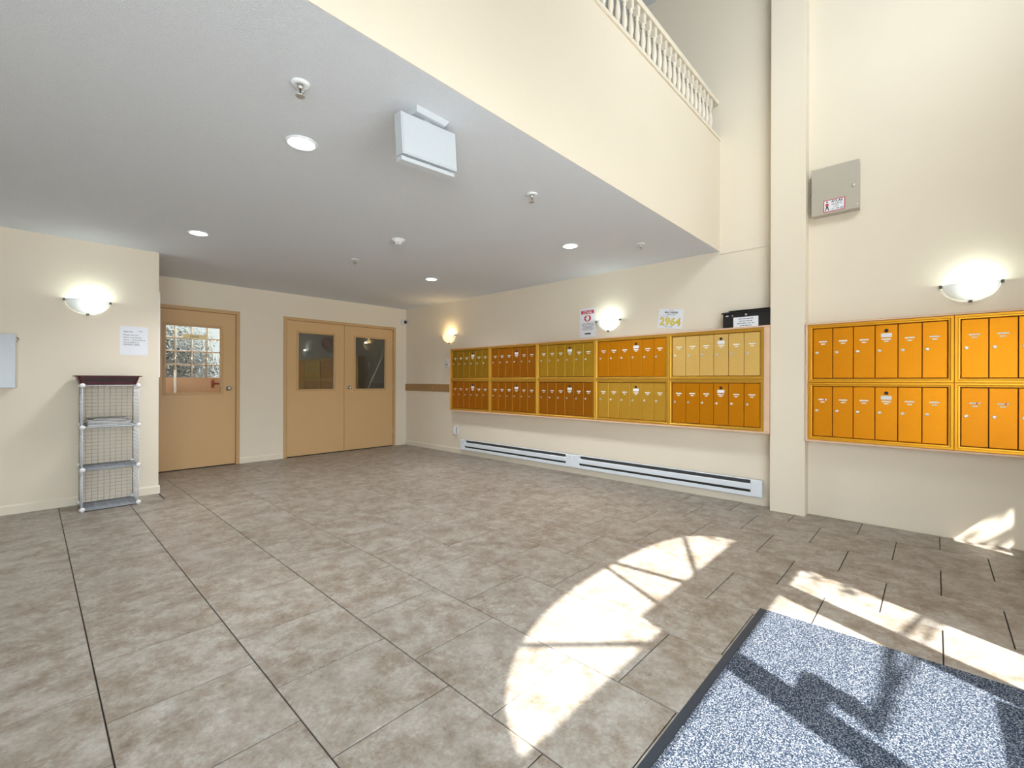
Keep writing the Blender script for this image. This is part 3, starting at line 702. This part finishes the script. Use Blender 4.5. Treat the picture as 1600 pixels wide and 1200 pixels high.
# wall sconces
def sconce(loc, rotz, warm, label):
    s = tag(empty('wall_sconce', loc, rotz), label, 'wall lamp', 'half bowl wall sconces')
    a, d, h = .150, .105, .125; b = MB(); NT, NP = 28, 10
    grid = []
    for inner in (0, 1):
        k = .004 * inner
        for j in range(NP + 1):
            ph = (math.pi / 2) * j / NP * .97
            for i in range(NT + 1):
                t = math.pi * i / NT
                b.v.append(((a - k) * math.cos(ph) * math.cos(t), -(d - k) * math.cos(ph) * math.sin(t) - .004, -(h - k) * math.sin(ph)))
    R_ = (NP + 1) * (NT + 1)
    for inner in (0, 1):
        for j in range(NP):
            for i in range(NT):
                q = inner * R_ + j * (NT + 1) + i
                b.f.append((q, q + 1, q + NT + 2, q + NT + 1)); b.sm.append(True)
    for i in range(NT): b.f.append((i, i + 1, R_ + i + 1, R_ + i)); b.sm.append(False)
    b.build('glass_shade', M['sconce_warm' if warm else 'sconce_cool'], s)
    for x, z in ((-.158, -.006), (.158, -.006)):
        MB().box(x - .008, x + .008, -.024, -.001, z - .010, z + .010).build('clip', M['bronze'], s)
    MB().box(-.010, .010, -.026, -.001, -h - .012, -h + .006).build('clip', M['bronze'], s)
    MB().box(-.05, .05, -.012, -.001, -.05, .012).build('back_plate', M['white'], s)
    MB().lathe([(.006, -.07), (.016, -.055), (.021, -.035), (.016, -.018), (.010, -.005)], axis='z', n=14).build('bulb', M['bulb_warm' if warm else 'bulb_cool'], s, loc=(.035, -.055, 0))
    l = bpy.data.lights.new('sconce_light', 'POINT'); l.energy = 1.2 if warm else .8; l.color = (1, .68, .32) if warm else (.88, 1, .93); l.shadow_soft_size = .025
    lo = bpy.data.objects.new('sconce_light', l); COL.objects.link(lo); lo.parent = s; lo.location = (.035, -.055, .012)
sconce((.362, YL, 1.885), 0, False, 'frosted half bowl sconce with white light above the wire rack')
sconce((X0, 5.757, 1.892), RW, True, 'frosted half bowl sconce with warm yellow light above the mailbox end')
sconce((X0, 2.807, 1.872), RW, False, 'frosted half bowl sconce with white light beside the red notice')
sconce((X0, -.187, 1.868), RW, False, 'frosted half bowl sconce with white light above the short orange mailbox bank')

# ------------------------------------------------------------------ heaters, outlet, thermostat, camera
def heater(ylft, yrgt, label):
    w = ylft - yrgt
    o = tag(empty('baseboard_heater', (X0, ylft, .078), RW), label, 'heater', 'white baseboard heaters under the mailboxes')
    hh = .160; d = .062; e = .10
    MB().box(.004, w - .004, -.02, -.0115, 0, hh).build('back_plate', M['heater_dark'], o)
    MB().box(.006, w - .006, -.046, -.0205, .014, hh - .045).build('heating_fins', M['dark'], o)
    prof = [(-d, .048), (-d, .108), (-d + .008, .116), (-d + .003, .116), (-d + .005, .048)]
    MB().prism([(-d, .070), (-d + .004, .066), (-d + .006, .070), (-d + .006, .112), (-d + .012, .118), (-d + .008, .122), (-d, .114)], e * .3, w - e * .3, 'yz').build('front_panel', M['heater'], o)
    MB().prism([(-.02, hh), (-.030, hh - .002), (-.034, hh - .008), (-.030, hh - .010), (-.02, hh - .006)], .002, w - .002, 'yz').build('top_rail', M['heater'], o)
    MB().prism([(-.02, 0), (-.058, .002), (-.061, .010), (-.061, .040), (-.055, .043), (-.055, .012), (-.050, .006), (-.02, .005)], .002, w - .002, 'yz').build('bottom_rail', M['heater'], o)
    for x0_, x1_ in ((0, e), (w - e, w)):
        MB().cbox(x0_, x1_, -d - .0015, -.0115, .002, hh - .001, .008).build('end_cap', M['heater'], o)
heater(5.418, 3.285, 'white baseboard heater toward the room corner')
heater(3.283, 1.157, 'white baseboard heater next to the column')
ot = tag(empty('wall_outlet', (X0, 5.575, .375), RW), 'white wall outlet with a plugged in air freshener, left of the heater', 'outlet')
MB().cbox(-.036, .036, -.007, -.0005, -.06, .06, .003).build('cover_plate', M['white_plastic'], ot)
MB().cbox(-.030, .030, -.055, -.007, -.066, .055, .008).build('plug_body', M['white_plastic'], ot)
MB().box(.030, .033, -.05, -.012, -.055, .048).build('plug_side', M['shelf_wire'], ot)
MB().cbox(-.022, .022, -.05, -.010, -.090, -.067, .006).build('plug_foot', M['chrome'], ot)
th = tag(empty('thermostat', (X0, 5.80, 1.45), RW), 'small white thermostat on the wall left of the mailbox bank', 'thermostat')
MB().cbox(-.045, .045, -.028, -.0005, -.065, .065, .006).build('thermostat_body', M['white_plastic'], th)
MB().box(-.028, .028, -.030, -.028, -.05, -.02).build('scale_window', M['shelf_wire'], th)
MB().lathe([(.010, 0), (.010, -.004)], axis='y', n=14).build('dial', M['chrome'], th, loc=(-.02, -.028, .02))
sc = tag(empty('security_camera', (4.585, Y0, 2.20), 0), 'small white dome security camera in the corner beside the double door', 'camera')
MB().lathe([(.048, -.001), (.050, -.02), (.040, -.026)], axis='y', n=24).build('mount', M['white_plastic'], sc)
MB().lathe([(.02, -.025), (.044, -.035), (.052, -.055), (.046, -.075), (.034, -.086)], axis='y', n=24).build('dome', M['white_plastic'], sc)
MB().lathe([(.033, -.082), (.030, -.092), (.012, -.096), (.010, -.094)], axis='y', n=24).build('lens_ring', M['black'], sc)
MB().lathe([(.009, -.094), (.004, -.097)], axis='y', n=12).build('lens', M['chrome'], sc)

# ------------------------------------------------------------------ ceiling fittings
def downlight(x, y, label):
    o = tag(empty('recessed_downlight', (x, y, H)), label, 'ceiling light', 'recessed ceiling downlights')
    MB().lathe([(.082, -.001), (.082, -.006), (.074, -.009), (.064, -.006), (.064, -.001)], axis='z', n=40).build('trim_ring', M['downlight_trim'], o)
    MB().lathe([(.0635, -.0055), (.05, -.004), (.01, -.004)], axis='z', n=32).build('lens', M['bulb_white'], o)
    l = bpy.data.lights.new('downlight_lamp', 'SPOT'); l.energy = 68; l.color = (.97, .985, 1); l.spot_size = math.radians(140); l.spot_blend = .9; l.shadow_soft_size = .2
    lo = bpy.data.objects.new('downlight_lamp', l); COL.objects.link(lo); lo.parent = o; lo.location = (0, 0, -.02)
downlight(1.003, 2.511, 'round recessed downlight in the low ceiling next to the exit sign')
downlight(1.003, 4.71, 'round recessed downlight in the low ceiling before the stair door')
downlight(3.509, 2.534, 'round recessed downlight in the low ceiling near the balcony edge and mailboxes')
downlight(3.468, 4.655, 'round recessed downlight in the low ceiling before the double door')
def sprinkler(x, y, label):
    o = tag(empty('fire_sprinkler', (x, y, H)), label, 'sprinkler', 'ceiling sprinkler heads')
    MB().lathe([(.040, -.0005), (.039, -.006), (.030, -.010), (.016, -.012), (.014, -.004)], axis='z', n=24).build('escutcheon', M['white'], o)
    MB().lathe([(.012, -.004), (.012, -.022), (.008, -.026)], axis='z', n=14).build('nozzle', M['lock'], o)
    for sg in (-1, 1): MB().tube([(sg * .009, 0, -.022), (sg * .015, 0, -.034), (sg * .010, 0, -.048), (0, 0, -.054)], .003, 6).build('frame_arm', M['lock'], o)
    MB().lathe([(.0025, -.026), (.0025, -.050)], axis='z', n=8).build('glass_bulb', M['dark'], o)
    MB().lathe([(.006, -.054), (.020, -.056), (.020, -.058)], axis='z', n=16).build('deflector', M['lock'], o)
for x, y, lb in ((.798, 2.013, 'ceiling sprinkler head near the exit sign and a downlight'), (2.359, 2.028, 'ceiling sprinkler head halfway along the balcony edge'),
                 (3.905, 2.013, 'ceiling sprinkler head near the column where balcony meets mailbox wall'), (2.355, 4.495, 'ceiling sprinkler head between the smoke detector and the doors')): sprinkler(x, y, lb)
sm = tag(empty('smoke_detector', (2.29, 3.575, H)), 'white round smoke detector in the middle of the low ceiling', 'detector')
MB().lathe([(.062, -.0005), (.062, -.010), (.055, -.014)], axis='z', n=32).build('base_ring', M['white_plastic'], sm)
MB().lathe([(.054, -.013), (.050, -.024), (.036, -.030), (.034, -.042), (.020, -.046), (.002, -.046)], axis='z', n=32).build('sensor_dome', M['white_plastic'], sm)
for k in range(6): 
    a = k * math.pi / 3; MB().box(-.006, .006, -.003, .003, -.038, -.031).build('vent_slot', M['dark'], sm, loc=(.0345 * math.cos(a), .0345 * math.sin(a), 0), rotz=a + math.pi / 2)
# exit sign with its blank white back towards the entrance, hanging a little crooked
ex = tag(empty('exit_sign', (1.325, 1.825, H)), 'blank white exit sign box hanging crooked from the low ceiling', 'sign')
MB().hexa([(-.085, -.045, -.022), (.085, -.045, -.022), (.085, .045, -.022), (-.085, .045, -.022), (-.098, -.06, -.0005), (.098, -.06, -.0005), (.098, .06, -.0005), (-.098, .06, -.0005)]).build('mounting_canopy', M['sign_white'], ex)
MB().lathe([(.004, -.023), (.002, -.025)], axis='z', n=10).build('screw', M['lock'], ex, loc=(0, -.03, 0))
hb = empty('sign_box', (0, 0, 0)); bpy.data.objects.remove(hb)
tilt = Matrix.Rotation(math.radians(-3.8), 4, 'Y')
def tilted(mb): mb.v = [tuple(tilt @ Vector(v)) for v in mb.v]; return mb
tilted(MB().cbox(-.163, .163, -.025, .03, -.222, -.032, .002)).build('sign_body', M['sign_white'], ex)
tilted(MB().cbox(-.157, .157, -.028, -.0255, -.216, -.038, .001)).build('back_plate', M['sign_white'], ex)
tilted(MB().cbox(-.170, .145, -.024, .02, -.254, -.234, .003)).build('lamp_bar', M['sign_white'], ex)
tilted(MB().box(-.004, .004, -.004, .004, -.235, -.221)).build('stem', M['lock'], ex)
tilted(MB().box(-.02, .02, -.012, .012, -.033, -.018)).build('hanger', M['sign_white'], ex)

# ------------------------------------------------------------------ left wall: rack, basket, magazines, sheet, panel
RX0, RX1, RYF, RYB = .308, .686, 5.385, 5.728
lev = [.012, .365, .735, 1.100]
rk = tag(empty('wire_rack', ((RX0 + RX1) / 2, (RYF + RYB) / 2, 0)), 'white wire grid rack of three stacked cubes against the cream wall', 'rack')
rw_, rd = (RX1 - RX0) / 2, (RYB - RYF) / 2
def grid_panel(name, o, u, v, nu, nv, mat, rf=.0033, rt_=.0016):
    """wire panel spanned by vectors u and v from corner o"""
    o, u, v = Vector(o), Vector(u), Vector(v); b = MB()
    for k in range(nu + 1):
        p = o + u * (k / nu); b.tube([p, p + v], rf if k in (0, nu) else rt_, 6 if k in (0, nu) else 4)
    for k in range(nv + 1):
        p = o + v * (k / nv); b.tube([p, p + u], rf if k in (0, nv) else rt_, 6 if k in (0, nv) else 4)
    return b.build(name, mat, rk)
for a, c in zip(lev[:-1], lev[1:]):
    grid_panel('back_panel', (-rw_, rd, a), (2 * rw_, 0, 0), (0, 0, c - a), 9, 11, M['back_wire'])
    for s in (-1, 1): grid_panel('side_panel', (s * rw_, -rd, a), (0, 2 * rd, 0), (0, 0, c - a), 9, 11, M['wire'])
for i, z in enumerate(lev):
    grid_panel('shelf', (-rw_, -rd, z), (2 * rw_, 0, 0), (0, 2 * rd, 0), 9, 9, M['wire'] if i in (2, 3) else M['shelf_wire'])
    # solid tray sheet clipped on the shelf grid
    if i < 3: MB().box(-rw_ + .008, rw_ - .008, -rd + .008, rd - .008, z - .006, z - .0035).build('tray', simple('grey_tray', (.42, .45, .50), .5, noise=.1), rk)
for z in lev:
    for sx in (-1, 1):
        MB().lathe([(.004, -.012), (.016, -.010), (.020, -.004), (.018, .004), (.006, .008)], axis='y', n=18).build('connector', M['white_plastic'], rk, loc=(sx * rw_, -rd, z if z > .02 else .021))
        MB().lathe([(.004, -.010), (.016, -.006), (.018, 0), (.016, .006), (.006, .009)], axis='y', n=14).build('connector', M['white_plastic'], rk, loc=(sx * rw_, rd, z if z > .02 else .021))
for sx in (-1, 1):
    for sy in (-1, 1): MB().lathe([(.007, 0), (.007, .012)], axis='z', n=10).build('foot', M['white_plastic'], rk, loc=(sx * rw_, sy * rd, 0))
bk = tag(empty('plastic_basket', (.485, 5.545, 1.1055)), 'burgundy plastic basket lying on top of the wire rack', 'basket')
def ring_pts(hx, hy, z, c=.02):
    return [(-hx + c, -hy, z), (hx - c, -hy, z), (hx, -hy + c, z), (hx, hy - c, z), (hx - c, hy, z), (-hx + c, hy, z), (-hx, hy - c, z), (-hx, -hy + c, z)]
def rings(rs):
    b = MB(); n = 8
    for r in rs: b.v += r
    for i in range(len(rs) - 1):
        for k in range(n):
            j = (k + 1) % n; b.f.append((i * n + k, i * n + j, (i + 1) * n + j, (i + 1) * n + k)); b.sm.append(False)
    return b
HB = .082
b = rings([ring_pts(.185, .135, .002), ring_pts(.190, .14, .010), ring_pts(.210, .155, HB - .006), ring_pts(.207, .152, HB - .006), ring_pts(.187, .137, .010), ring_pts(.180, .13, .006)])
b.f.append(tuple(range(8))[::-1]); b.sm.append(False); b.f.append(tuple(range(40, 48))); b.sm.append(False)
b.build('basket_wall', M['burgundy'], bk)
b = rings([ring_pts(.207, .152, HB - .008), ring_pts(.226, .168, HB - .008), ring_pts(.228, .170, HB), ring_pts(.204, .150, HB), ring_pts(.207, .152, HB - .008)])
b.build('rim', M['burgundy'], bk)
slot = MB().box(-.0028, .0028, -.0012, .0012, -.022, .022).mesh('slot', M['black'])
for k in range(30):
    x = -.165 + k * .33 / 29
    s_ = link(slot, 'slot', bk, (x, -.1502, .045)); s_.rotation_euler = (math.radians(12), 0, 0)
mags = [('magazine_dark', .30, .23, 3, .017), ('magazine', .295, .225, -4, .014), ('magazine', .30, .22, 6, .012), ('magazine_red', .27, .21, -8, .010), ('magazine_dark', .26, .205, 10, .007)]
z = lev[2] + .0036; magl = ['dark magazine at the bottom of the pile on the rack shelf', 'grey magazine second from the bottom of the pile on the rack', 'grey magazine in the middle of the pile on the rack', 'reddish magazine second from the top of the pile on the rack', 'thin dark magazine on top of the pile on the rack']
for (mt, w, d, a, t), lb in zip(mags, magl):
    b = MB(); nx = 8
    for i in range(nx):
        xa, xb = -w / 2 + w * i / nx, -w / 2 + w * (i + 1) / nx
        la, lb_ = .006 * (2 * abs(xa) / w) ** 3, .006 * (2 * abs(xb) / w) ** 3
        if xa < 0: la *= .0
        if xb < 0: lb_ *= .0
        b.hexa([(xa, -d / 2, la), (xb, -d / 2, lb_), (xb, d / 2, lb_), (xa, d / 2, la), (xa, -d / 2, t + la), (xb, -d / 2, t + lb_), (xb, d / 2, t + lb_), (xa, d / 2, t + la)])
    o = empty('magazine', (.492 + random.uniform(-.01, .01), 5.535, z), math.radians(a)); tag(o, lb, 'magazine', 'magazines piled on the rack')
    pg = b
    inner = MB(); inner.v = [(v[0] * .985, v[1] * .985, v[2]) for v in pg.v]; inner.f = pg.f; inner.sm = pg.sm
    inner.v = [(v[0], v[1], v[2] if True else 0) for v in inner.v]
    cov = MB().box(-w / 2, w / 2, -d / 2, d / 2, t, t + .0008)
    inner = MB().box(-w / 2 + .002, w / 2 - .003, -d / 2 + .002, d / 2 - .003, .0008, t)
    inner.build('pages', M['pages'], o); cov.build('cover', M[mt], o); MB().box(-w / 2, w / 2, -d / 2, d / 2, 0, .0008).build('back_cover', M[mt], o)
    MB().box(-w / 2 - .001, -w / 2, -d / 2, d / 2, 0, t + .0008).build('spine', M[mt], o)
    z += t + .0012
sh = tag(empty('notice_sheet', (.588, YL, 1.393), 0), 'plain white typed sheet on the wall above the rack and basket', 'notice')
MB().box(0, .216, -.0025, -.0005, 0, .281).build('sheet', M['paper'], sh)
scribble('printed_line', .07, .009, M['ink'], sh, (.028, -.003, .232), 2); scribble('printed_line', .03, .007, M['ink'], sh, (.142, -.003, .240), 1)
for i, (t, w) in enumerate((('Please do not', .115), ('leave unwanted', .133), ('items / discarded in', .165), ('the Lobbies or', .118), ('common areas.', .124))):
    text('lettering', t, w, .0155, M['ink'], sh, (.028, -.003, .205 - i * .0235))
ep = tag(empty('wall_panel', (-.085, YL, 1.079), 0), 'pale grey metal panel box on the wall left of the rack', 'panel')
MB().box(-.372, -.006, -.05, -.001, .004, .450).build('box_body', M['white'], ep)
MB().cbox(-.378, 0, -.062, -.051, 0, .456, .003).build('panel_door', simple('pale_metal', (.50, .54, .58), .22), ep)
for z in (.08, .37): MB().lathe([(.005, -.062), (.004, -.065)], axis='y', n=10).build('rivet', M['white'], ep, loc=(-.018, 0, z))
MB().tube([(.002, -.04, .39), (.012, -.045, .41), (.012, -.045, .425), (.002, -.04, .43)], .003, 6).build('hasp', M['bronze'], ep)
nb = tag(empty('notice_board', (.89, 5.97, 1.18), math.pi / 2), 'thin white board on the return wall beside the stair door, seen edge on', 'board')
MB().cbox(-.215, .215, -.012, -.0005, 0, .86, .002).build('board_panel', M['white'], nb)
MB().lathe([(.006, -.012), (.005, -.016)], axis='y', n=10).build('screw', M['bronze'], nb, loc=(-.19, 0, .83))

# ------------------------------------------------------------------ balustrade on the balcony
bl = tag(empty('balustrade', (1.2, YS + .045, 3.548)), 'cream balustrade of turned spindles on top of the balcony front', 'balustrade')
L = X0 - .002 - 1.2
MB().box(-1.5, L, -.028, .028, 0, .040).build('bottom_rail', M['wall_trim'], bl)
MB().prism([(-.030, .345), (.030, .345), (.036, .362), (.036, .380), (.026, .398), (-.026, .398), (-.036, .380), (-.036, .362)], -1.5, L, 'yz').build('handrail', M['wall_trim'], bl)
sprof = [(.010, .062), (.0175, .070), (.0175, .078), (.012, .084), (.020, .098), (.0225, .125), (.021, .155), (.016, .195), (.0115, .228), (.010, .240), (.018, .246), (.018, .254), (.012, .260), (.018, .267), (.018, .274)]
b = MB().lathe(sprof, n=12); b.box(-.016, .016, -.016, .016, .04, .062); b.box(-.018, .018, -.018, .018, .274, .346)
bal = b.mesh('spindle', M['wall_trim'])
x = L - .145
while x > .3:
    link(bal, 'spindle', bl, (x, 0, 0)); x -= .0925

# ------------------------------------------------------------------ entry mat
mt = tag(empty('door_mat', (1.64, -.05, .0005)), 'large navy and white speckled entry mat with dark rubber edge on the tiles', 'mat')
hx, hy = .90, .695
MB().hexa([(-hx, -hy, 0), (hx, -hy, 0), (hx, hy, 0), (-hx, hy, 0), (-hx + .018, -hy + .03, .006), (hx - .018, -hy + .03, .006), (hx - .018, hy - .03, .006), (-hx + .018, hy - .03, .006)]).build('rubber_edge', M['rubber'], mt)
MB().hexa([(-hx + .018, -hy + .034, .004), (hx - .018, -hy + .034, .004), (hx - .018, hy - .034, .004), (-hx + .018, hy - .034, .004), (-hx + .022, -hy + .038, .011), (hx - .022, -hy + .038, .011), (hx - .022, hy - .038, .011), (-hx + .022, hy - .038, .011)]).build('pile', M['pile'], mt)
